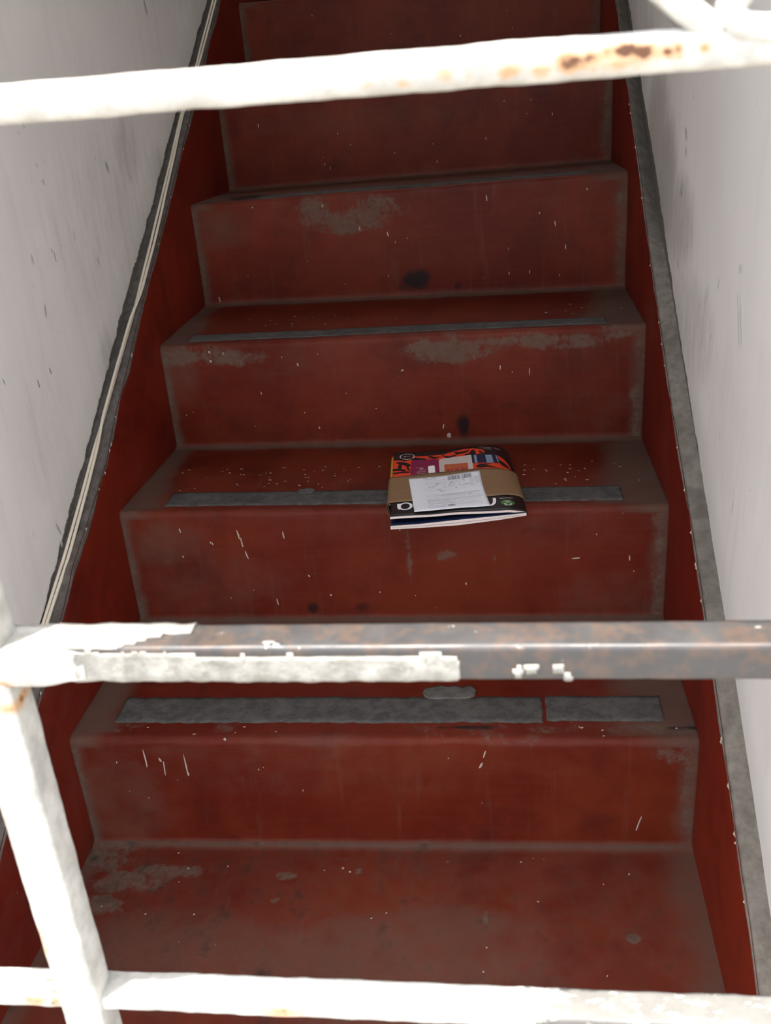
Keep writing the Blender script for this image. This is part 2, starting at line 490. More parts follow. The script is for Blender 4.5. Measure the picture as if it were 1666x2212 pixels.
def tread_z(k, x, y):
    yk = (k - 1) * D
    z1 = at(zn[k], x) + 0.0018 * nz(x * 5, k * 7.1, 2)
    return lerp(z1, at(zb[k], x), clamp((y - yk) / D)) + 0.0012 * nz(x * 4, y * 4, 1)

def slab_on_tread(name, k, x0, x1, y0, y1, th, mat, parent, seed, rag=0.0032, blob=False):
    """thin ragged-edged layer lying on tread k"""
    nx = max(6, int((x1 - x0) / (0.0025 if blob else 0.004))); ny = 8
    V, F = [], []
    for lay in (0, 1):
        for j in range(ny + 1):
            for i in range(nx + 1):
                u, v = i / nx, j / ny
                a0 = y0 + rag * nz(u * (x1 - x0) * 60, seed, 1)
                a1 = y1 + rag * nz(u * (x1 - x0) * 60, seed, 5)
                if blob:
                    wq = math.sqrt(max(0.0, 1 - abs(2 * u - 1) ** 3)) * (0.75 + 0.7 * nz(u * 5, seed, 2))
                    mid = (y0 + y1) / 2
                    a0 = mid - (y1 - y0) / 2 * math.sqrt(max(0.0, 1 - abs(2 * u - 1) ** 6)); a1 = mid + (y1 - y0) / 2 * wq
                x = lerp(x0, x1, u); y = lerp(a0, a1, v)
                x += rag * nz(v * 3, seed, 8) * (1 if i in (0, nx) else 0)
                z = tread_z(k, x, y) - 0.002
                if lay: z += 0.002 + th * (0.8 + 0.3 * nz(x * 40, y * 40, seed)) * (0.75 if i in (0, nx) or j in (0, ny) else 1.0)
                V.append((x, y, z))
    n1 = (nx + 1) * (ny + 1); w = nx + 1
    for j in range(ny):
        for i in range(nx):
            a = j * w + i
            F.append((n1 + a, n1 + a + 1, n1 + a + w + 1, n1 + a + w))
            F.append((a, a + w, a + w + 1, a + 1))
    for i in range(nx):
        F.append((i, i + 1, n1 + i + 1, n1 + i)); a = ny * w + i
        F.append((a + 1, a, n1 + a, n1 + a + 1))
    for j in range(ny):
        a = j * w
        F.append((a + w, a, n1 + a, n1 + a + w)); b = a + nx
        F.append((b, b + w, n1 + b + w, n1 + b))
    return mesh(name, V, F, mat, parent)

slab_on_tread('grip_strip', 1, -0.372, 0.2285, 0.036, 0.094, 0.0016, M['strip'], steps[1], 3)
slab_on_tread('grip_strip', 1, 0.2335, 0.388, 0.041, 0.096, 0.0016, M['strip'], steps[1], 9)
slab_on_tread('mortar_patch', 1, 0.062, 0.138, 0.088, 0.124, 0.003, M['mortar'], steps[1], 5, 0.003, True)
slab_on_tread('grip_strip', 2, -0.358, 0.362, 0.329, 0.384, 0.0022, M['strip'], steps[2], 13)
slab_on_tread('mortar_patch', 2, -0.150, -0.122, 0.372, 0.398, 0.003, M['mortar'], steps[2], 6, 0.003, True)
slab_on_tread('grip_strip', 3, -0.380, 0.363, 0.632, 0.676, 0.0016, M['strip'], steps[3], 23)
for k in (4, 5, 6):
    slab_on_tread('grip_strip', k, -0.30, 0.36, (k - 1) * D + 0.030, (k - 1) * D + 0.082, 0.0016, M['strip'], steps[k], 23 + k)

# ------------------------------------------------------------------ white drips and flecks on the risers
def flecks(parent, plane, items, mat=None, name='paint_fleck'):
    """items: (a, b, half width, half length, tilt); plane 'r' = riser of step k at y, 't' = tread"""
    V, F = [], []
    for (a, b, hw, hl, tl) in items:
        n = len(V); m_ = 8
        ring = []
        for q in range(m_):
            an = 2 * math.pi * q / m_
            rr = 1 + 0.25 * random.uniform(-1, 1)
            ca, sa = math.cos(an) * hw * rr, math.sin(an) * hl * rr
            ring.append((ca * math.cos(tl) - sa * math.sin(tl), ca * math.sin(tl) + sa * math.cos(tl)))
        for (p, q) in ring: V.append(plane(a + p, b + q, 0.0))
        V.append(plane(a, b, 0.0012))
        for q in range(m_): F.append((n + q, n + (q + 1) % m_, n + m_))
    o = mesh(name, V, F, mat or M['fleck'], parent, None, False)
    o['kind'] = 'stuff'
    return o

FL = {1: [(-0.32, 0.150, .0012, .016, .03), (-0.299, 0.150, .0014, .004, .3), (-0.295, 0.136, .0010, .012, -.05), (-0.263, 0.140, .0010, .020, .02), (-0.262, 0.126, .0012, .004, 0), (-0.201, 0.186, .0022, .0022, 0), (0.145, 0.146, .0014, .006, -.4), (0.15, 0.164, .0012, .007, -.3), (0.353, 0.049, .0010, .014, -.25)],
      2: [(-0.236, 0.346, .0013, .010, .15), (-0.232, 0.332, .0012, .009, .12), (-0.227, 0.309, .0013, .009, .25), (-0.187, 0.223, .0012, .006, .1), (-0.163, 0.344, .0012, .007, .1), (-0.098, 0.234, .0014, .002, 0), (0.29, 0.294, .006, .0012, .1), (0.37, 0.293, .0012, .006, 0), (-0.33, 0.355, .0011, .004, .1), (-0.28, 0.33, .0010, .003, .3), (0.12, 0.252, .0012, .003, 0), (-0.13, 0.27, .0014, .002, .5)],
      3: [(0.009, 0.512, .0030, .0012, .4), (-0.177, 0.53, .0013, .003, .2), (-0.335, 0.56, .0022, .0024, 0), (-0.335, 0.543, .0022, .0024, 0), (-0.31, 0.556, .001, .003, 0), (0.085, 0.387, .0042, .0042, 0), (0.076, 0.405, .0012, .006, -.2), (-0.15, 0.41, .0013, .003, 0), (0.18, 0.51, .0013, .004, 0), (0.23, 0.50, .001, .006, 0), (-0.25, 0.48, .001, .003, .1)],
      4: [(-0.035, 0.699, .0013, .005, .1), (-0.393, 0.588, .0013, .006, .1), (-0.09, 0.712, .0012, .004, .1), (-0.30, 0.765, .0015, .0015, 0), (-0.16, 0.76, .001, .004, 0), (0.29, 0.70, .0012, .006, .15), (0.31, 0.655, .0011, .005, 0), (0.16, 0.755, .0012, .006, 0), (0.35, 0.76, .0016, .002, 0), (0.2, 0.61, .001, .003, 0), (0.24, 0.61, .001, .003, 0)],
      5: [(-0.34, 0.90, .001, .004, 0), (0.158, 0.84, .0012, .003, 0), (0.05, 0.80, .0012, .003, 0), (0.30, 0.88, .001, .003, 0), (-0.2, 0.81, .001, .003, 0)],
      6: [(-0.25, 1.12, .0014, .0014, 0), (0.1, 1.05, .001, .003, 0)]}
for k, lst in FL.items():
    lst = list(lst)
    for _ in range(9):
        q = random.random()
        lst.append((random.uniform(-0.40, 0.40), (k - 1) * H + random.uniform(0.02, 0.165), 0.0006 + 0.0005 * random.random(), 0.0008 + 0.0022 * q * q, random.uniform(-.3, .3)))
    yk = (k - 1) * D
    def pr(a, b, o, yk=yk, k=k):
        return (a, yk + 0.0016 * nz(a * 4, k * 5.7, 9) + 0.0008 * nz(a * 6, b * 6, k) - 0.0005 - o * 0.5, b)
    flecks(steps[k], pr, lst)
for k, n_, y0_, y1_ in ((1, 10, .01, .03), (2, 70, .395, .50), (3, 25, .70, .80)):
    lst = []
    for _ in range(n_):
        x = random.gauss(-0.18, 0.09) if random.random() < 0.55 else random.gauss(0.28, 0.06)
        lst.append((clamp(x, -0.4, 0.4), random.uniform(y0_, y1_), 0.0008 + 0.0022 * random.random(), 0.0010 + 0.0010 * random.random(), random.uniform(-.6, .6)))
    flecks(steps[k], lambda a, b, o, k=k: (a, b, tread_z(k, a, b) + 0.0003 + o * 0.3), lst, M['fleck'])
flecks(bpy.data.objects['floor'], lambda a, b, o: (a, b, at(zb[0], a) * sstep(-0.35, 0, b) + 0.0016 + o * 0.3),
       [(random.uniform(-.38, .4), random.uniform(-.27, -.02), 0.0008 + .0014 * random.random(), .0010 + .0012 * random.random(), random.uniform(-1, 1)) for _ in range(22)], M['fleck'])

# ------------------------------------------------------------------ sloping skirtings with bare plaster ledges
def skirt(side):
    if side == 'left':
        xf, xw = XL, WL
        inner = [(-0.6, .117), (-0.04, .120), (.06, .113), (.125, .118), (.2, .106), (.3, .095), (.376, .106), (.46, .104), (.53, .111), (.73, .108), (1.02, .110), (1.36, .112), (3.2, .112)]
        outer = [(-0.6, .112), (.05, .112), (3.2, .105)]
    else:
        xf, xw = XR, WR
        inner = [(-0.6, .148), (-.33, .147), (-.28, .155), (-.23, .150), (-.1, .152), (.02, .150), (.137, .146), (.318, .122), (.5, .121), (.607, .117), (.75, .130), (.95, .132), (3.2, .130)]
        outer = [(-0.6, .148), (-.18, .150), (-.045, .156), (.05, .148), (.17, .140), (.33, .136), (.5, .130), (.74, .103), (1.04, .106), (3.2, .106)]
    sg = 1 if xw > xf else -1
    ys = [(-0.62 + 0.008 * i) for i in range(int(3.6 / 0.008))]
    nr = 26
    V, du, we, st = [], [], [], []
    for y in ys:
        zt = (y / D + 1) * H + interp(y, inner) + 0.0016 * nz(y * 45, sg, 2)
        for j in range(nr):
            t = j / (nr - 1)
            z = zt - 0.40 * t
            V.append((xf + sg * 0.0012 * (1 if j == 0 else 0) - sg * 0.0008 * nz(y * 9, z * 9, sg), y, z))
            dz = zt - z
            d = 0.05 + 0.10 * nz(y * 6, z * 6, 3)
            d = max(d, 0.5 * sstep(0.020, 0.0, dz + 0.008 * nz(y * 20, 1, 7)) * (1.0 if side == 'left' else 0.25))
            if side == 'left': d = max(d, 0.30 * sstep(0.35, 0.0, y))
            du.append(clamp(d))
            we.append(0.5 * sstep(0.004, 0.0, dz) * sstep(0.0, 0.3, nz(y * 60, sg * 3, 1))); st.append(0.0)
        V.append((xw + sg * 0.002, y, zt - 0.4))
        du.append(0); we.append(0); st.append(0)
    R = nr + 1
    F = []
    for i in range(len(ys) - 1):
        for j in range(R - 1):
            q = (i * R + j, (i + 1) * R + j, (i + 1) * R + j + 1, i * R + j + 1)
            F.append(q if sg < 0 else tuple(reversed(q)))
    b = mesh('baseboard_' + side, V, F, M['redskirt'], None, {'dust': du, 'wear': we, 'stain': st})
    tag(b, 'dark red painted skirting along the %s side of the stairs' % side, kind='structure')
    V = []
    ncx = 8
    for y in ys:
        z0 = (y / D + 1) * H + interp(y, inner) + 0.0016 * nz(y * 45, sg, 2)
        z1 = (y / D + 1) * H + interp(y, outer) + 0.002 * nz(y * 30, sg, 6)
        V.append((xf + sg * 0.0005, y, z0 - 0.012))
        for j in range(ncx):
            t = j / (ncx - 1)
            e = 0.0022 * (1 - sstep(0, 0.25, t))
            dip = (-0.004 * sstep(0.6, 1.0, t)) if side == 'left' else 0.0
            V.append((lerp(xf + sg * 0.0006, xw + sg * 0.003, t), y, lerp(z0, z1, t) - e + dip + 0.0012 * nz(y * 50, t * 3, sg)))
    R = ncx + 1
    F = []
    for i in range(len(ys) - 1):
        for j in range(R - 1):
            q = (i * R + j, i * R + j + 1, (i + 1) * R + j + 1, (i + 1) * R + j)
            F.append(q if sg < 0 else tuple(reversed(q)))
    lo = mesh('plaster_ledge', V, F, M['ledge_l' if side == 'left' else 'ledge_r'], b)
    lo['label'] = 'bare grey plaster ledge on top of the skirting'
    # chips of white paint along the edge between skirting and ledge
    items = []
    for _ in range(24):
        y = random.uniform(-0.33, 1.1)
        items.append((y, random.uniform(-0.004, 0.003), 0.0010 + 0.0022 * random.random() ** 2, 0.0008 + 0.0016 * random.random(), random.uniform(-.6, .6)))
    def pe(a, b_, o):
        zt = (a / D + 1) * H + interp(a, inner)
        return (xf - sg * (0.0006 + o * 1.5), a, zt + b_)
    flecks(b, pe, items, M['fleck'], 'paint_chip')
    return b
skirt('left'); skirt('right')

# ------------------------------------------------------------------ walls, ceiling, facade, pavement
def wall(name, xin, xout, mat, grime):
    ys = [-0.60 + 0.016 * i for i in range(230)]
    zs = [-0.14 + 0.02 * i for i in range(100)] + [1.9 + 0.3 * i for i in range(1, 12)]
    V, g = [], []
    for y in ys:
        for z in zs:
            V.append((xin + 0.0025 * nz(y * 2.2, z * 2.2, xin) * (1 if z < 2 else 0), y, z)); g.append(clamp(spots(grime, y, z)))
    n = len(zs)
    F = []
    for i in range(len(ys) - 1):
        for j in range(n - 1):
            q = (i * n + j, (i + 1) * n + j, (i + 1) * n + j + 1, i * n + j + 1)
            F.append(q if xin < 0 else tuple(reversed(q)))
    if xin > 0: F = [tuple(f) for f in F]
    b = len(V)
    y0, y1, z0, z1 = ys[0], ys[-1], zs[0], zs[-1]
    bv, bf = box_data([(min(xin, xout), max(xin, xout), y0, y1, z0, z1)])
    V += bv; g += [0] * 8
    skip = 5 if xin < 0 else 3
    inner = 3 if xin < 0 else 5
    for qi, f in enumerate(bf):
        if qi == inner: continue
        F.append(tuple(b + i for i in f))
    o = mesh(name, V, F, mat, None, {'grime': g}, False)
    o['kind'] = 'structure'
    return o
wl = wall('wall_left', WL, -0.60, M['wall_l'], [(0.60, 0.80, 0.25, 0.16, 0.30), (0.70, 0.90, 0.06, 0.05, 0.5), (0.46, 0.60, 0.04, 0.04, 0.55), (0.85, 0.84, 0.05, 0.05, 0.5), (0.2, 0.55, 0.1, 0.1, 0.22), (1.2, 1.25, 0.3, 0.12, 0.3)])
wl['label'] = 'dirty white left wall of the stairwell'
wr = wall('wall_right', WR, 0.60, M['wall_r'], [(0.64, 0.80, 0.10, 0.09, 0.95), (0.75, 0.87, 0.11, 0.09, 0.85), (0.50, 0.76, 0.12, 0.06, 0.7), (0.35, 0.64, 0.15, 0.06, 0.5), (1.0, 1.02, 0.2, 0.1, 0.5), (0.1, 0.55, 0.2, 0.10, 0.22)])
wr['label'] = 'scuffed white right wall of the stairwell'
def marks(parent, x, sg, items):
    flecks(parent, lambda a, b, o: (x - sg * (0.0026 + 0.2 * o), a, b), items, M['scuff'], 'scuff_mark')
marks(wl, WL, -1, [(0.592, 0.883, .003, .010, .3), (0.918, 1.13, .003, .016, .3), (0.199, 0.636, .0015, .006, .2), (0.158, 0.408, .004, .005, 0), (0.16, 0.43, .0015, .012, .4)] +
      [(random.uniform(0.02, 0.85), random.uniform(0.55, 1.0), .0007 + .001 * random.random(), .003 + .006 * random.random(), random.uniform(-.4, .4)) for _ in range(26)])
marks(wr, WR, 1, [(0.456, 0.882, .0025, .010, -.6), (0.45, 0.86, .0016, .007, -.6), (0.470, 0.81, .0018, .012, .1), (0.475, 0.80, .0022, .006, .2), (0.064, 0.717, .0013, .030, -.45), (0.245, 0.702, .0012, .018, .35), (0.20, 0.66, .001, .006, .2), (0.69, 0.87, .0010, .03, .25), (0.62, 0.86, .0010, .025, .3)] +
      [(random.uniform(-0.1, 0.7), random.uniform(0.5, 0.9), .0006 + .0007 * random.random(), .003 + .006 * random.random(), random.uniform(-.3, .3)) for _ in range(12)])

SL = H / D
def prism_yz(name, x0, x1, poly, mat):
    n = len(poly)
    V = [(x0, y, z) for y, z in poly] + [(x1, y, z) for y, z in poly]
    F = [tuple(reversed(range(n))), tuple(range(n, 2 * n))] + [(i, (i + 1) % n, n + (i + 1) % n, n + i) for i in range(n)]
    return mesh(name, V, F, mat, None, None, False)
c_ = prism_yz('ceiling', -0.46, 0.455, [(-0.60, 2.10), (-0.45, 2.10), (2.45, 2.10 + 2.9 * SL), (2.45, 2.30 + 2.9 * SL), (-0.60, 2.30)], M['ceil'])  # stops short: opening added to bring daylight onto the upper walls
tag(c_, 'sloping plaster ceiling above the stairs', kind='structure')
V, F = box_data([(-0.46, 0.455, 2.95, 3.06, 1.7, 3.1)])  # kept low: the added opening above it lights the upper stairwell
tag(mesh('wall_back', V, F, M['ceil'], None, None, False), 'plain wall at the top of the stairs', kind='structure')
V, F = box_data([(-0.46, 0.455, NST * D + 0.006, 2.96, NST * H - 0.12, NST * H)])
uf = mesh('floor', V, F, M['pave'], None, None, False)
tag(uf, 'upper landing floor at the head of the stairs', kind='structure')
for bxs, lb in (((-3.0, -0.455, -0.72, -0.60, -0.14, 5.3), 'street facade left of the doorway'), ((0.449, 3.0, -0.72, -0.60, -0.14, 5.3), 'street facade right of the doorway'), ((-0.455, 0.449, -0.72, -0.60, 2.1, 5.3), 'street facade above the doorway')):
    V, F = box_data([bxs])
    tag(mesh('wall_front', V, F, M['facade'], None, None, False), lb, kind='structure')
V, F = box_data([(-8, 8, -9, -0.60, -0.30, -0.12)])
tag(mesh('pavement', V, F, M['pave'], None, None, False), 'concrete pavement in front of the doorway', kind='structure')

# ------------------------------------------------------------------ cables on the left ledge
def tube(name, pts, r, mat, parent=None, n=8):
    P = [Vector(p) for p in pts]
    V, F = [], []
    for i, p in enumerate(P):
        t = (P[min(i + 1, len(P) - 1)] - P[max(i - 1, 0)]).normalized()
        a = t.cross(Vector((1, 0, 0))).normalized(); b = t.cross(a)
        for q in range(n):
            an = 2 * math.pi * q / n
            V.append(p + a * (r * math.cos(an)) + b * (r * math.sin(an)))
    for i in range(len(P) - 1):
        for q in range(n):
            F.append((i * n + q, i * n + (q + 1) % n, (i + 1) * n + (q + 1) % n, (i + 1) * n + q))
    F.append(tuple(reversed(range(n)))); F.append(tuple(range((len(P) - 1) * n, len(P) * n)))
    return mesh(name, V, F, mat, parent)
CX = [(-0.55, -0.449), (-0.1, -0.449), (0.052, -0.447), (0.098, -0.444), (0.142, -0.441), (0.25, -0.4395), (0.356, -0.4395), (0.444, -0.438), (0.52, -0.436), (0.577, -0.4335), (0.688, -0.434), (0.879, -0.438), (0.996, -0.442), (1.161, -0.4365), (1.354, -0.4365), (2.6, -0.437)]
def cable_pts(side):
    pts = []
    n = 160
    for i in range(n + 1):
        y = lerp(-0.42, 2.45, i / n)
        gap = 0.0025 + 0.0006 * math.sin(y * 11)
        merged = sstep(0.30, 0.36, y) * sstep(0.60, 0.52, y)
        dx = side * gap * (1 - 0.85 * merged)
        zl = (y / D + 1) * H + 0.1125 + (0.0052 * merged if side > 0 else 0.0)
        x = interp(y, CX) + dx + 0.0008 * nz(y * 6, side, 3)
        z = zl + 0.0022 + 0.001 * nz(y * 5, side, 6)
        pts.append((x, y, z))
    return pts
c1 = tube('cable', cable_pts(-1), 0.0025, M['cable'])
tag(c1, 'cream cable on the left ledge, the one nearer the white wall', 'cable', 'cables running up the left ledge')
c2 = tube('cable', cable_pts(1), 0.0025, M['cable'])
tag(c2, 'cream cable on the left ledge, the one nearer the red skirting', 'cable', 'cables running up the left ledge')

# ------------------------------------------------------------------ gate
YG = -0.664
gate = tag(empty('metal_gate', (0, YG + 0.01, -0.1)), 'white painted steel gate with rusty bars across the doorway', 'gate')

def rr_profile(h1, h2, bv, ns=4, nc=5):
    """rounded rectangle, half sizes h1 (first axis), h2 (second axis): list of (a, b, na, nb)"""
    P = []
    for (cx, cy, a0) in ((h1 - bv, h2 - bv, 0), (-(h1 - bv), h2 - bv, 90), (-(h1 - bv), -(h2 - bv), 180), (h1 - bv, -(h2 - bv), 270)):
        arc = []
        for i in range(nc + 1):
            an = math.radians(a0 + 90 * i / nc)
            arc.append((cx + bv * math.cos(an), cy + bv * math.sin(an), math.cos(an), math.sin(an)))
        if P:
            p, q = P[-1], arc[0]
            for i in range(1, ns):
                t = i / ns
                P.append((lerp(p[0], q[0], t), lerp(p[1], q[1], t), q[2], q[3]))
        P += arc
    p, q = P[-1], P[0]
    for i in range(1, ns):
        t = i / ns
        P.append((lerp(p[0], q[0], t), lerp(p[1], q[1], t), q[2], q[3]))
    return P

def bar(name, axis, a0, a1, c, h1, h2, bv, mat, lump=0.0005, rust=None, seg=0.003, peel=None, taper=0.0):
    """axis 'x': section in (y, z); axis 'z': section in (x, y)"""
    prof = rr_profile(h1, h2, bv)
    n = len(prof); m_ = max(2, int((a1 - a0) / seg))
    V, ru, pl = [], [], []
    for i in range(m_ + 1):
        a = lerp(a0, a1, i / m_)
        tp = taper * (1 - sstep(0.0, 0.022, min(a - a0, a1 - a)))
        for (p, q, np_, nq) in prof:
            k = lump * (nz(a * 70, p * 70 + c[0] * 9, q * 70 + c[1] * 9, 3) + 0.8 * nz(a * 22, p * 30 + 5, q * 30)) - tp
            p2, q2 = c[0] + p + np_ * k, c[1] + q + nq * k
            v = (a, p2, q2) if axis == 'x' else (p2, q2, a)
            V.append(v); ru.append(clamp(rust(*v)) if rust else 0.0); pl.append(clamp(peel(*v)) if peel else 0.0)
    F = [(i * n + j, i * n + (j + 1) % n, (i + 1) * n + (j + 1) % n, (i + 1) * n + j) for i in range(m_) for j in range(n)]
    F.append(tuple(reversed(range(n)))); F.append(tuple(range(m_ * n, (m_ + 1) * n)))
    return mesh(name, V, F, mat, gate, {'rust': ru, 'peel': pl})

def g1(x, c, w, s): return s * math.exp(-((x - c) / w) ** 2)
def rust_top(x, y, z):
    s = 0.0
    for (cx, cz, rx, rz, w) in ((.2155, .9970, .0050, .0030, .80), (.2215, .9980, .0045, .0022, .62), (.2275, .9995, .0030, .0020, .60), (.2325, 1.0000, .0035, .0026, .80), (.2390, .9990, .0040, .0020, .62),
                                (.2290, .9965, .0120, .0035, .38), (.2470, .9985, .0018, .0018, .65), (.2505, .9988, .0022, .0026, .62), (.2595, .9985, .0022, .0022, .70), (.1707, .9965, .0050, .0030, .50),
                                (.1936, .9960, .0050, .0028, .55), (.1560, .9945, .0030, .0020, .5), (.1800, .9970, .0030, .0030, .45), (.2040, .9955, .0040, .0020, .5), (.145, .995, .003, .002, .4)):
        q = ((x - cx) / rx) ** 2 + ((z - cz) / rz) ** 2
        if q < 6: s = max(s, w * math.exp(-0.6 * q))
    return s
def rust_bot(x, y, z):
    return max(g1(x, -.095, .01, .5), g1(x, -.082, .003, .7), g1(x, .06, .02, .35)) * sstep(-.655, -.662, y)
def rust_up(x, y, z):
    return max(g1(z, .70, .012, .55) * sstep(-.071, -.077, x), g1(z, .655, .02, .45) * sstep(-.073, -.077, x), g1(z, .728, .004, .5), g1(z, .56, .02, .45) * sstep(-.072, -.077, x))

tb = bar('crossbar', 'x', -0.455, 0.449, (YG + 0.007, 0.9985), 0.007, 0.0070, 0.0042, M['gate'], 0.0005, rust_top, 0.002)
tb['label'] = 'white crossbar with orange rust patches'
mb = bar('crossbar', 'x', -0.455, 0.449, (YG + 0.0115, 0.7505), 0.0115, 0.0095, 0.0030, M['steel'], 0.00018, None, 0.003)
mb['label'] = 'crossbar stripped to bare grey steel on its right'
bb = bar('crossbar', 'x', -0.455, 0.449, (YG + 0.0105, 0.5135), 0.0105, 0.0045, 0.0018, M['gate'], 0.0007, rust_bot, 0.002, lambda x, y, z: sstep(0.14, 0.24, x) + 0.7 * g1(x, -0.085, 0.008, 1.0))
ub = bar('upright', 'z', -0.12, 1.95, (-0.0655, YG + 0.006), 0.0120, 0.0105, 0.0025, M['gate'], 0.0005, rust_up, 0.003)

# thick remains of white paint on the bare middle crossbar
def paint_patch():
    prof = rr_profile(0.0115 + 0.0006, 0.0095 + 0.0006, 0.0034, 6, 5)
    n = len(prof)
    x0, x1 = -0.12, 0.30
    m_ = int((x1 - x0) / 0.0010)
    V, keep = [], []
    def inside(x, p, q, np_, nq):
        front = np_ < -0.8; top = nq > 0.8
        e = nz(x * 55, q * 40, 2) * 0.004 + nz(x * 190, q * 150, 5) * 0.0018
        if front or (np_ < -0.3 and nq <= 0.3):
            if (x - .1927) ** 2 + (q + .0035) ** 2 < .0026 ** 2 or (x - .1985) ** 2 + ((q + .0015) * 1.4) ** 2 < .0034 ** 2 or (x - .2106) ** 2 + (q + .002) ** 2 < .0026 ** 2 or (x - .2148) ** 2 + (q + .007) ** 2 < .0022 ** 2: return True
            if x > 0.1655 + e * 0.5 - 0.18 * max(0, q - 0.001): return False
            lim = 0.0095 - 0.0040 * sstep(-0.03, 0.06, x) - 0.0008 + e * 0.55
            if -0.005 < x < 0.003: lim -= 0.001
            return q < lim
        if nq > 0.3 or top:
            edge = 0.0350 if p > 0.000 else 0.004 + (p + 0.0115) * 1.6
            return x < edge + e * 1.2
        return False
    for i in range(m_ + 1):
        x = lerp(x0, x1, i / m_)
        for (p, q, np_, nq) in prof:
            k = 0.0009 * nz(x * 90, p * 80, q * 80, 3)
            V.append((x, YG + 0.0115 + p + np_ * k, 0.7505 + q + nq * k))
    F = []
    for i in range(m_):
        x = lerp(x0, x1, (i + 0.5) / m_)
        for j in range(n):
            p, q, np_, nq = prof[j]; p2, q2, n2, m2 = prof[(j + 1) % n]
            if inside(x, (p + p2) / 2, (q + q2) / 2, (np_ + n2) / 2, (nq + m2) / 2):
                F.append((i * n + j, i * n + (j + 1) % n, (i + 1) * n + (j + 1) % n, (i + 1) * n + j))
    used = sorted({v for f in F for v in f}); mp = {v: i for i, v in enumerate(used)}
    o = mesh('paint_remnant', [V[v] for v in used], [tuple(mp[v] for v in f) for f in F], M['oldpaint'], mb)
    sm = o.modifiers.new('thickness', 'SOLIDIFY'); sm.thickness = 0.0009; sm.offset = -0.3
    o['label'] = 'thick flaking white paint'
paint_patch()
# painted joint where the middle crossbar meets the upright
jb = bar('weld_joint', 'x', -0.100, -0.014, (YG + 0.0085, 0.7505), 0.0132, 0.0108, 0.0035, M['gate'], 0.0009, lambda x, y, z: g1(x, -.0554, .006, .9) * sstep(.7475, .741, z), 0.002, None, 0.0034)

def rod(name, pts, hw, hy, yc, mat):
    """square rod bent in the xz plane"""
    P = []
    for i in range(len(pts) - 1):
        p0 = Vector(pts[max(i - 1, 0)]); p1 = Vector(pts[i]); p2 = Vector(pts[i + 1]); p3 = Vector(pts[min(i + 2, len(pts) - 1)])
        for s in range(8):
            t = s / 8
            P.append(0.5 * ((2 * p1) + (-p0 + p2) * t + (2 * p0 - 5 * p1 + 4 * p2 - p3) * t * t + (-p0 + 3 * p1 - 3 * p2 + p3) * t ** 3))
    P.append(Vector(pts[-1]))
    prof = rr_profile(hw, hy, 0.0022, 2, 3)
    n = len(prof)
    V = []
    for i, p in enumerate(P):
        t = (P[min(i + 1, len(P) - 1)] - P[max(i - 1, 0)]).normalized()
        nn = Vector((-t.y, t.x))
        for (a, b, na, nb) in prof:
            k = 0.0004 * nz(p.x * 80, p.y * 80 + a * 60, b * 60)
            V.append((p.x + nn.x * (a + na * k), yc + b + nb * k, p.y + nn.y * (a + na * k)))
    F = [(i * n + (j + 1) % n, i * n + j, (i + 1) * n + j, (i + 1) * n + (j + 1) % n) for i in range(len(P) - 1) for j in range(n)]
    F.append(tuple(range(n))); F.append(tuple(reversed(range((len(P) - 1) * n, len(P) * n))))
    return mesh(name, V, F, mat, gate, {'rust': [0.0] * len(V)})
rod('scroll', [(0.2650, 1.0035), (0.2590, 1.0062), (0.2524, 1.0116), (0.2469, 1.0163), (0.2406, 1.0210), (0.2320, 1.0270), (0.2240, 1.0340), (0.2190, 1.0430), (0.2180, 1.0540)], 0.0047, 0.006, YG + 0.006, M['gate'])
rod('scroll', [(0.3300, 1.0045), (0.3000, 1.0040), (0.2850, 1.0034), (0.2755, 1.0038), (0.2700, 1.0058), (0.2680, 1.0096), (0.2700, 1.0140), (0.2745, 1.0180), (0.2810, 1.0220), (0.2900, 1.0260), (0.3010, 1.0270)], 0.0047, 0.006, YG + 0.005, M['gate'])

# ------------------------------------------------------------------ bundle of magazines on the third visible tread
TH = math.radians(4.2)
MO = Vector((0.018, 0.228, 0.385))
EX = Vector((math.cos(TH), math.sin(TH), 0)); EY = Vector((-math.sin(TH), math.cos(TH), 0))
ML = 0.255
FP = [(0, .022), (.04, .0235), (.08, .0237), (.14, .0243), (.172, .0236), (.185, .0212), (.197, .0183)]
BP = [(0, .0225), (.04, .0217), (.085, .0222), (.147, .0264), (.170, .0248), (.184, .0194), (.191, .0118)]
LT = [(0, .0076), (.04, .0082), (.0985, .0118), (.1587, .0149), (.197, .0172)]
LB = [(0, .0022), (.04, .0020), (.0985, .0032), (.1587, .0083), (.197, .0130)]
def smooth_prof(pts):
    f = [(p[0] / pts[-1][0], p[1]) for p in pts]
    def g(s):
        s = clamp(s); a = 0.02
        return (interp(s - a, f) + 2 * interp(s, f) + interp(s + a, f)) / 4 if a < s < 1 - a else interp(s, f)
    return g
gF, gB, gLT, gLB = map(smooth_prof, (FP, BP, LT, LB))
def uw(v): return 0.197 - 0.006 * v / ML
def zcov(u, v):
    t = v / ML; s = u / uw(v)
    return lerp(gF(s), gB(s), clamp(t)) + 0.0006 * math.sin(u * 70 + 1) * sstep(0.05, 0.0, v)
def P3(u, v, z): 
    p = MO + EX * u + EY * v
    return (p.x, p.y, MO.z + z)
def cov(u, v, off=0.0): return P3(u, v, zcov(u, v) + off)

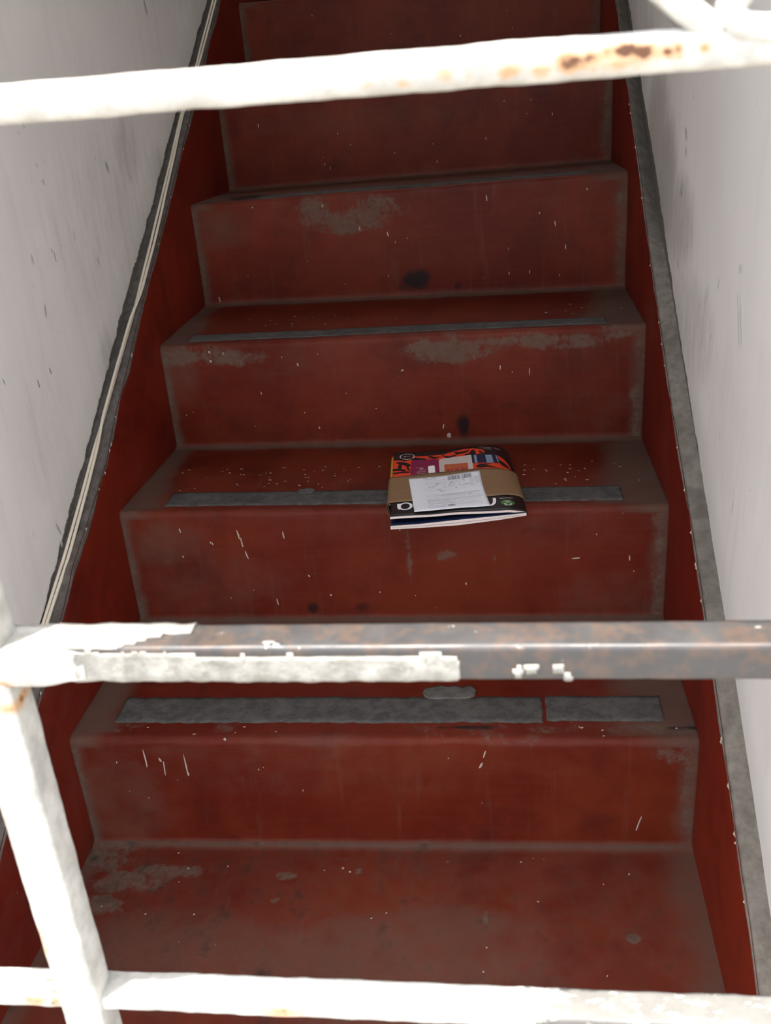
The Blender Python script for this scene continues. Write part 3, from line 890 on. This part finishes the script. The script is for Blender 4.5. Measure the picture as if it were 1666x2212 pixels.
def sheet(name, fz_top, fz_bot, u0, u1f, v0, v1, mat_top, mat_side, parent, nu=60, nv=30, mat_bot=None):
    """thick sheet: top grid, bottom grid and rim"""
    V, F, MI = [], [], []
    for lay in (0, 1):
        for j in range(nv + 1):
            v = lerp(v0, v1, j / nv)
            for i in range(nu + 1):
                u = lerp(u0, u1f(v), i / nu)
                V.append(P3(u, v, fz_top(u, v) if lay else fz_bot(u, v)))
    w = nu + 1; n1 = w * (nv + 1)
    for j in range(nv):
        for i in range(nu):
            a = j * w + i
            F.append((n1 + a, n1 + a + 1, n1 + a + w + 1, n1 + a + w)); MI.append(0)
            F.append((a, a + w, a + w + 1, a + 1)); MI.append(2)
    for i in range(nu):
        F.append((i, i + 1, n1 + i + 1, n1 + i)); MI.append(1)
        a = nv * w + i; F.append((a + 1, a, n1 + a, n1 + a + 1)); MI.append(1)
    for j in range(nv):
        a = j * w; F.append((a + w, a, n1 + a, n1 + a + w)); MI.append(1)
        b = a + nu; F.append((b, b + w, n1 + b + w, n1 + b)); MI.append(1)
    o = mesh(name, V, F, [mat_top, mat_side, mat_bot or mat_side], parent)
    o.data.polygons.foreach_set('material_index', MI)
    o.data.polygons.foreach_set('use_smooth', [mi != 1 for mi in MI])
    return o

mag = tag(empty('magazine', P3(0.098, 0.127, 0.0)), 'black covered magazine with red tiger pattern lying upside down under the brown band', 'magazine')
mag_inv = Matrix.Translation(-mag.location)
def adopt(o, parent_root=None):
    """keep world geometry while the root empty stands at the thing's base"""
    o.data.transform(Matrix.Translation(-(parent_root or mag).location))
    return o
def decal(name, poly, off, mat, parent, root, curved=True, zf=None, hole=None):
    """flat print that follows the cover: polygon in cover coordinates, subdivided"""
    bm = bmesh.new()
    vs = [bm.verts.new((u, v, 0)) for u, v in poly]
    f = bm.faces.new(vs)
    bmesh.ops.triangulate(bm, faces=bm.faces[:])
    for _ in range(2):
        long_e = [e for e in bm.edges if e.calc_length() > 0.006]
        if not long_e: break
        bmesh.ops.subdivide_edges(bm, edges=long_e, cuts=2 if max(e.calc_length() for e in long_e) > 0.03 else 1, use_grid_fill=False)
        bmesh.ops.triangulate(bm, faces=bm.faces[:])
    for v in bm.verts:
        u, w = v.co.x, v.co.y
        v.co = Vector((zf or cov)(u, w, off))
    bmesh.ops.recalc_face_normals(bm, faces=bm.faces[:])
    if sum(fc.normal.z for fc in bm.faces) < 0: bmesh.ops.reverse_faces(bm, faces=bm.faces[:])
    me = bpy.data.meshes.new(name); bm.to_mesh(me); bm.free()
    me.materials.append(mat)
    o = link(bpy.data.objects.new(name, me), parent)
    me.transform(Matrix.Translation(-root.location))
    return o

# leaves of the magazine
low = adopt(sheet('lower_pages', lambda u, v: min(gLT(u / uw(v)), zcov(u, v) - 0.0012), lambda u, v: min(gLB(u / uw(v)), zcov(u, v) - 0.0030), 0.0, uw, 0.0, ML, M['navy'], M['pages'], mag, 60, 20))
low['label'] = 'lower leaves with a navy blue page on top'
upg = adopt(sheet('upper_pages', lambda u, v: zcov(u, v) - 0.0006, lambda u, v: max(zcov(u, v) - 0.0034 * sstep(1.0, 0.9, u / uw(v)) - 0.0009, min(gLT(u / uw(v)), zcov(u, v) - 0.0012) - 0.0003), 0.0004, lambda v: uw(v) - 0.0006, 0.0006, ML - 0.0006, M['pages'], M['pages'], mag, 60, 20, M['navy']))
cover = adopt(sheet('cover', lambda u, v: zcov(u, v), lambda u, v: zcov(u, v) - 0.0006, 0.0, uw, 0.0, ML, M['black'], M['black'], mag, 70, 40))
cover['label'] = 'glossy black front cover'
spine = adopt(mesh('spine', *(lambda: (
    [P3(uw(v) + 0.0016 * math.sin(a) , v, lerp(lerp(gLB(1), gF(1), 0.5), lerp(gLB(1) - 0.004, gB(1), 0.5), v / ML) + (0.5 * lerp(gF(1) - gLB(1), gB(1) - gLB(1) + 0.004, v / ML)) * math.cos(a))
      for v in [ML * j / 20 for j in range(21)] for a in [math.pi * i / 6 for i in range(7)]],
    [(j * 7 + i + 1, j * 7 + i, (j + 1) * 7 + i, (j + 1) * 7 + i + 1) for j in range(20) for i in range(6)]))(), M['black'], mag))

PR = {
'redzone': [(0.0005,0.2178),(0.0099,0.2181),(0.0196,0.2127),(0.0311,0.2218),(0.031,0.234),(0.0465,0.2318),(0.0621,0.2323),(0.0795,0.2325),(0.0992,0.2419),(0.117,0.2476),(0.1325,0.2466),(0.1457,0.238),(0.1513,0.228),(0.1484,0.2187),(0.1409,0.2208),(0.1387,0.2169),(0.1707,0.2114),(0.1784,0.2008),(0.1847,0.186),(0.1889,0.163),(0.1714,0.1449),(0.1349,0.1463),(0.0796,0.1433),(0.0317,0.1387),(0.0007,0.1388)],
}
BL = [[(0.0043,0.208),(0.0129,0.211),(0.0245,0.2033),(0.029,0.1925),(0.0253,0.1849),(0.0285,0.1709),(0.0235,0.1751),(0.0207,0.1921),(0.0112,0.1989)],
[(0.0006,0.1814),(0.0106,0.1819),(0.0211,0.1745),(0.0184,0.1684),(0.0089,0.1732),(0.0006,0.1725)],
[(0.0112,0.201),(0.0146,0.1929),(0.0134,0.1815),(0.0091,0.1801),(0.0081,0.1938)],
[(0.031,0.2286),(0.0504,0.2215),(0.0542,0.2156),(0.0427,0.2155),(0.0311,0.216)],
[(0.0582,0.2319),(0.0716,0.2232),(0.0794,0.2283),(0.0696,0.2162),(0.06,0.222)],
[(0.0795,0.2325),(0.0928,0.2226),(0.1086,0.2318),(0.1005,0.2202),(0.0888,0.2155)],
[(0.0992,0.2397),(0.1146,0.2367),(0.1265,0.2422),(0.1202,0.2306),(0.1066,0.2287)],
[(0.1248,0.2259),(0.1332,0.2405),(0.1368,0.2169),(0.131,0.2157)],
[(0.1179,0.2235),(0.1257,0.2256),(0.1292,0.2173),(0.1195,0.2141)],
[(0.1709,0.1922),(0.1798,0.1823),(0.1866,0.1636),(0.1802,0.1635),(0.1727,0.1746)],
[(0.1415,0.233),(0.1469,0.2262),(0.1494,0.2187),(0.1429,0.2233)],
[(0.1333,0.1684),(0.144,0.1754),(0.1546,0.1677),(0.1695,0.1556),(0.1542,0.1609),(0.1394,0.1605)],
[(0.1366,0.1773),(0.1477,0.1759),(0.1589,0.1753),(0.1475,0.172)],
[(0.0006,0.1652),(0.0109,0.1671),(0.0278,0.1675),(0.0278,0.1626),(0.0129,0.1619),(0.0036,0.1584)]]
def smooth_poly(p, n=4):
    out = []
    L_ = len(p)
    for i in range(L_):
        p0, p1, p2, p3 = p[i - 1], p[i], p[(i + 1) % L_], p[(i + 2) % L_]
        for s in range(n):
            t = s / n
            out.append(tuple(0.5 * (2 * p1[c] + (p2[c] - p0[c]) * t + (2 * p0[c] - 5 * p1[c] + 4 * p2[c] - p3[c]) * t * t + (-p0[c] + 3 * p1[c] - 3 * p2[c] + p3[c]) * t ** 3) for c in (0, 1)))
    return out
def ellipse(cu, cv, ru, rv, n=24): return [(cu + ru * math.cos(2 * math.pi * i / n), cv + rv * math.sin(2 * math.pi * i / n)) for i in range(n)]
def rect(u0, u1, v0, v1): return [(u0, v0), (u1, v0), (u1, v1), (u0, v1)]
def quads(name, items, off, mat, parent, root, zf=None):
    """many little printed rectangles joined into one flat print"""
    V, F = [], []
    for q in items:
        n = len(V)
        V += [(zf or cov)(u, v, off) for (u, v) in q]
        F.append(tuple(range(n, n + len(q))))
    o = mesh(name, V, F, mat, parent, None, False)
    o.data.transform(Matrix.Translation(-root.location))
    if len(items) > 1 and name != 'letter_print': o['kind'] = 'stuff'
    return o

decal('tiger_print', PR['redzone'], 0.00020, M['tiger'], cover, mag)
for p in BL: decal('tiger_stripe', smooth_poly(p, 3), 0.00038, M['black'], cover, mag)
decal('pink_product_print', [(0.0296,0.213),(0.0388,0.215),(0.0696,0.2146),(0.0741,0.2122),(0.0749,0.1465),(0.0287,0.144)], 0.00050, M['magenta'], cover, mag)
decal('pink_product_patch', [(0.0569,0.1811),(0.0582,0.1849),(0.0658,0.1868),(0.0676,0.1844),(0.0683,0.1524),(0.0576,0.1516)], 0.00068, M['white'], cover, mag)
quads('print_lines', [rect(0.037, 0.046, 0.1800, 0.1812), rect(0.041, 0.053, 0.1690, 0.1700), rect(0.039, 0.053, 0.1610, 0.1622), rect(0.044, 0.049, 0.1745, 0.1775), rect(0.040, 0.053, 0.1545, 0.1557)], 0.00068, M['cream'], cover, mag)
decal('cream_product_print', [(0.0748,0.2043),(0.0764,0.2119),(0.0811,0.2147),(0.1273,0.2179),(0.1289,0.2112),(0.1289,0.1503),(0.0753,0.1489)], 0.00052, M['cream'], cover, mag)
decal('orange_product_print', [(0.0832,0.1869),(0.121,0.1852),(0.1209,0.1524),(0.0832,0.1539)], 0.00070, M['orange'], cover, mag)
quads('print_lines', [rect(0.086, 0.092, 0.1590, 0.1640), rect(0.094, 0.097, 0.1590, 0.1660), rect(0.100, 0.106, 0.1590, 0.1640), rect(0.110, 0.113, 0.1590, 0.1665), rect(0.115, 0.119, 0.1590, 0.1640)], 0.00085, M['magenta'], cover, mag)
decal('blue_cap_print', [(0.1282,0.2165),(0.1387,0.2164),(0.1634,0.2144),(0.1689,0.2123),(0.1707,0.2053),(0.1714,0.1793),(0.1664,0.177),(0.1284,0.1811)], 0.00056, M['navy'], cover, mag)
for p in ([(0.1321,0.2153),(0.136,0.2151),(0.1368,0.1807),(0.133,0.1808)], [(0.1503,0.2115),(0.1609,0.2124),(0.1628,0.1781),(0.1516,0.1775)], [(0.1672,0.2102),(0.1688,0.2102),(0.1706,0.1812),(0.1689,0.18)]):
    decal('cap_highlight_print', p, 0.00075, M['blue'], cover, mag)
# broken white oval ring
ring_q = []
for i in range(40):
    if i % 10 in (4,) : continue
    a0, a1 = 2 * math.pi * i / 40, 2 * math.pi * (i + 0.8) / 40
    r0, r1 = 1.0, 0.90
    ring_q.append([(0.0226 + 0.0124 * r * math.cos(a), 0.2328 + 0.0128 * r * math.sin(a)) for (r, a) in ((r0, a0), (r0, a1), (r1, a1), (r1, a0))])
ring_q += [rect(0.017, 0.021, 0.232, 0.2335), rect(0.0222, 0.028, 0.2345, 0.2355)]
quads('ring_print', ring_q, 0.0005, M['white'], cover, mag)
tx = []
for (u0, u1, v0, v1) in ((0.1414, 0.1624, 0.2480, 0.2425), (0.1486, 0.1633, 0.2390, 0.2362), (0.1672, 0.1772, 0.2426, 0.2353)):
    n_ = 7
    for i in range(n_):
        a = lerp(u0, u1, i / n_); b = lerp(u0, u1, (i + 0.72) / n_); v = lerp(v0, v1, i / n_)
        tx.append(rect(a, b, v, v + 0.0016))
for i in range(9):
    a = lerp(0.1617, 0.1817, i / 9); tx.append(rect(a, a + 0.0017, lerp(0.0378, 0.0420, i / 9), lerp(0.0378, 0.0420, i / 9) + 0.0022))
quads('print_lines', tx, 0.0005, M['cream'], cover, mag)
decal('green_oval_print', ellipse(0.1722, 0.0247, 0.0102, 0.0098), 0.0004, M['green'], cover, mag)
quads('print_lines', [rect(0.1690, 0.1750, 0.0250, 0.0270), rect(0.1665, 0.1780, 0.0185, 0.0212), rect(0.1675, 0.1765, 0.0150, 0.0166), rect(0.168, 0.177, 0.0305, 0.0312)], 0.0006, M['white'], cover, mag)
# the visible letters of the title, upside down: an "a" and an "n"
def stroke(name, pts, w, off, mat):
    P = pts
    q = []
    for i, p in enumerate(P):
        a = P[max(i - 1, 0)]; b = P[min(i + 1, len(P) - 1)]
        dx, dy = b[0] - a[0], b[1] - a[1]; L_ = math.hypot(dx, dy)
        wi = w[i] if isinstance(w, list) else w
        q.append(((p[0] - dy / L_ * wi / 2, p[1] + dx / L_ * wi / 2), (p[0] + dy / L_ * wi / 2, p[1] - dx / L_ * wi / 2)))
    return [[q[i][0], q[i + 1][0], q[i + 1][1], q[i][1]] for i in range(len(q) - 1)]
ac = (0.0222, 0.0322)
bowl = [(ac[0] + 0.0088 * math.cos(t), ac[1] + 0.0118 * math.sin(t)) for t in [2 * math.pi * i / 32 for i in range(33)]]
bw = [0.0034 + 0.0006 * math.cos(2 * math.pi * i / 32) ** 2 for i in range(33)]
stem = [(0.0122, 0.0425), (0.0122, 0.038), (0.0123, 0.033), (0.0130, 0.0270), (0.0150, 0.0225)]
quads('letter_print', stroke('a', bowl, bw, 0, None) + stroke('a', stem, 0.0044, 0, None), 0.0005, M['white'], cover, mag)
nst = [(0.1536, 0.0415), (0.1536, 0.034), (0.1532, 0.028), (0.1518, 0.0225), (0.1490, 0.0185), (0.1450, 0.0165), (0.1405, 0.0172), (0.1372, 0.021), (0.1365, 0.028), (0.1365, 0.041)]
quads('letter_print', stroke('n', nst, [.0046, .0046, .0046, .0044, .0040, .0036, .004, .0042, .0044, .0044], 0, None), 0.0005, M['white'], cover, mag)

# grey strip painted for the shade between the leaves on the front edge
gp = [(0.001 + 0.190 * i / 40) for i in range(41)]
V = [P3(u, -0.0003, lerp(gLB(u / 0.197), gLT(u / 0.197), k)) for u in gp for k in (0.42, 0.54)]
F = [(2 * i, 2 * i + 2, 2 * i + 3, 2 * i + 1) for i in range(40)]
adopt(mesh('page_gap_shade', V, F, plain('page_shadow_line', (0.30, 0.25, 0.23), 0.8), low, None, False))
# second booklet underneath, peeping out on the left
bk = tag(empty('magazine', P3(0.09, 0.15, 0.0)), 'thinner pink and orange magazine peeping out at the left under the black one', 'magazine')
def zb_top(u, v): return min(gLB(max(0.0, u) / 0.2) - 0.0002 + 0.0, 0.0105) if u > 0.0 else 0.0030
bz = lambda u, v: 0.0004 - 0.0 * u
s1 = sheet('pages', lambda u, v: 0.0018 + 0.0002 * u, lambda u, v: 0.0006, -0.0045, lambda v: 0.150, 0.060, ML - 0.002, M['pages'], M['pages'], bk, 30, 12)
adopt(s1, bk)
V, F = [], []
for j in range(31):
    v = lerp(0.0585, ML + 0.001, j / 30)
    for (u, z) in ((0.002, 0.0150), (-0.0022, 0.0148), (-0.0046, 0.0120), (-0.0052, 0.0070), (-0.0050, 0.0018), (-0.0030, 0.0008)):
        V.append(P3(u, v, z))
for j in range(30):
    for i in range(5): F.append((j * 6 + i, j * 6 + i + 1, (j + 1) * 6 + i + 1, (j + 1) * 6 + i))
cv = mesh('cover', V, F, [M['yellow'], M['pink'], M['pages']], bk)
cv.data.polygons.foreach_set('material_index', [(0 if j > 10 else 1) if j > 1 else 2 for j in range(30) for i in range(5)])
sm = cv.modifiers.new('thickness', 'SOLIDIFY'); sm.thickness = 0.0004
adopt(cv, bk)
cv['label'] = 'orange and pink folded cover edge'

# kraft band around the bundle with the delivery slip stuck on it
band = tag(empty('paper_band', P3(0.098, 0.10, 0.0)), 'brown kraft paper band wrapped around the magazines with a white delivery slip', 'paper band')
def bt(u): return interp(u, [(-0.006, 0.1446), (0.0613, 0.1545), (0.1281, 0.1567), (0.1684, 0.1526), (0.1906, 0.1575), (0.2, 0.157)])
def bb_(u): return interp(u, [(-0.006, 0.0482), (0.0603, 0.0501), (0.1469, 0.0473), (0.1871, 0.0545), (0.20, 0.0533)])
path = [(0.100, 0.0016), (0.03, 0.0012), (0.000, 0.0012), (-0.0045, 0.0025), (-0.0062, 0.0070), (-0.0064, 0.0130), (-0.0060, 0.0185), (-0.0040, 0.0222), (-0.0005, 0.0236)]
V, F = [], []
nb = 14
cols = []
for (u, z) in path: cols.append((u, None, z))
us = [0.003 + (0.194 - 0.003) * i / 60 for i in range(61)]
for u in us: cols.append((u, 'c', 0.0011))
cols += [(0.1985, 's', 0.55), (0.1995, 's', 0.1), (0.1960, 's', -0.2)]
for (u, md, z) in cols:
    for j in range(nb + 1):
        v = lerp(bb_(u), bt(u), j / nb)
        if md is None:
            V.append(P3(u, v, z + (0.0 if z < 0.02 else zcov(0.0, v) - 0.0222)))
        elif md == 'c':
            uu = min(u, uw(v) - 0.0005)
            V.append(P3(u if u < 0.19 else uu, v, zcov(uu, v) + z))
        else:
            hi = zcov(uw(v), v); lo = gLB(1) - 0.004 * v / ML
            V.append(P3(uw(v) + (u - 0.1955), v, lerp(lo, hi, z) + (0.0008 if z > 0 else -0.001)))
for i in range(len(cols) - 1):
    for j in range(nb):
        a = i * (nb + 1) + j
        F.append((a, a + nb + 1, a + nb + 2, a + 1))
bo = mesh('kraft_strip', V, F, M['kraft'], band)
sm = bo.modifiers.new('thickness', 'SOLIDIFY'); sm.thickness = 0.0003
adopt(bo, band)

LC = [(0.0361, 0.0020), (0.1464, 0.0133), (0.1381, 0.1446), (0.0262, 0.1348)]   # front left, front right, back right, back left
def lab(p, q, off=0.0):
    u = lerp(lerp(LC[0][0], LC[1][0], p), lerp(LC[3][0], LC[2][0], p), q)
    v = lerp(lerp(LC[0][1], LC[1][1], p), lerp(LC[3][1], LC[2][1], p), q)
    u += 0.002 * sstep(0.0, 1.0, p) * math.sin(q * math.pi) * -1.0
    lift = 0.0012 + 0.0007 * sstep(0.5, 0.2, q) + 0.0018 * sstep(0.30, 0.0, q) * sstep(0.5, 0.0, p)
    lift += 0.0006 * math.sin(p * 5 + q * 3)
    return P3(u, v, zcov(u, v) + lift + 0.0006 + off)
V, F = [], []
n_ = 24
for lay in (0, 1):
    for j in range(n_ + 1):
        for i in range(n_ + 1): V.append(lab(i / n_, j / n_, 0.0 if lay else -0.00025))
w_ = n_ + 1; n1 = w_ * w_
for j in range(n_):
    for i in range(n_):
        a = j * w_ + i
        F.append((n1 + a, n1 + a + 1, n1 + a + w_ + 1, n1 + a + w_)); F.append((a, a + w_, a + w_ + 1, a + 1))
for i in range(n_):
    F.append((i, i + 1, n1 + i + 1, n1 + i)); a = n_ * w_ + i; F.append((a + 1, a, n1 + a, n1 + a + 1))
    a = i * w_; F.append((a + w_, a, n1 + a, n1 + a + w_)); b = a + n_; F.append((b, b + w_, n1 + b + w_, n1 + b))
slip = adopt(mesh('delivery_slip', V, F, M['paper'], band), band)
slip['label'] = 'white printed delivery slip with barcode'
# print on the slip
items, pale = [], []
def lrect(p0, p1, q0, q1, n=5):
    top = [(lerp(p0, p1, i / n), q1) for i in range(n + 1)]; bot = [(lerp(p0, p1, i / n), q0) for i in range(n + 1)]
    return [[bot[i], bot[i + 1], top[i + 1], top[i]] for i in range(n)]
rnd = random.Random(3)
p = 0.54
while p < 0.86:
    wd = rnd.choice((0.004, 0.004, 0.006, 0.009, 0.012))
    if not 0.715 < p < 0.73: items += lrect(p, p + wd, 0.835, 0.955, 1)
    p += wd + rnd.choice((0.004, 0.005, 0.007))
for (p0, p1, q) in ((.20, .25, .955), (.32, .37, .955), (.24, .33, .915), (.35, .39, .918), (.74, .79, .835), (.36, .41, .775), (.56, .61, .775), (.34, .41, .725), (.55, .63, .735), (.25, .29, .675), (.30, .36, .675), (.53, .63, .68), (.67, .71, .675), (.73, .84, .665), (.37, .42, .58), (.62, .65, .60), (.40, .48, .53), (.84, .88, .62), (.74, .77, .79), (.75, .77, .75), (.78, .82, .38)):
    n = max(2, int((p1 - p0) / 0.014)); wq = (p1 - p0) / n
    for i in range(n):
        items += lrect(p0 + i * wq, p0 + i * wq + wq * 0.75, q - 0.007, q + 0.007, 1)
for (p0, p1, q) in ((.20, .73, .865), (.20, .70, .80), (.60, .73, .80), (.20, .56, .755), (.62, .73, .755), (.18, .95, .625), (.18, .95, .565), (.18, .95, .44), (.18, .95, .405), (.18, .95, .35)):
    pale += lrect(p0, p1, q - 0.003, q + 0.003, 6)
for (q, a, b) in ((.425, .42, .93), (.395, .30, .72), (.30, .20, .95), (.275, .20, .95), (.255, .20, .50), (.23, .20, .92), (.19, .20, .55), (.165, .22, .90), (.12, .18, .93)):
    p = a
    while p < b:
        wd = rnd.uniform(0.012, 0.045)
        pale += lrect(p, min(p + wd, b), q - 0.006, q + 0.006, 1); p += wd + 0.010
for i in range(7):
    q = 0.62 + i * 0.033
    items += lrect(.845, .875, q - .002, q + .002, 1)
items += lrect(.843, .846, .62, .82, 3) + lrect(.874, .877, .62, .82, 3)
items += lrect(.455, .495, .665, .669, 1) + lrect(.455, .495, .690, .694, 1) + lrect(.455, .458, .665, .694, 1) + lrect(.492, .495, .665, .694, 1)
for i in range(9):
    q = 0.665 + i * 0.022
    pp = .93 + rnd.uniform(-.02, .03)
    for j in range(4): pale += lrect(pp - .03 + j * .022, pp - .03 + j * .022 + .016, q - .006, q + .006, 1) if pp - .03 + j * .022 < .97 else []
for i in range(8):
    pale += lrect(.20 + i * .03, .20 + i * .03 + .024, .068, .086, 1)
items += lrect(.455, .485, .075, .105, 1) + lrect(.49, .515, .072, .115, 1) + lrect(.52, .55, .075, .105, 1)
quads('slip_print', items, 0.00015, M['ink'], slip, band, lab)
quads('slip_fine_print', pale, 0.00012, M['inkl'], slip, band, lab)

# every child mesh that was built in world coordinates under an Empty standing elsewhere
for root in (gate,):
    for ch in root.children:
        ch.data.transform(Matrix.Translation(-root.location))
        for g in ch.children: g.data.transform(Matrix.Translation(-root.location))
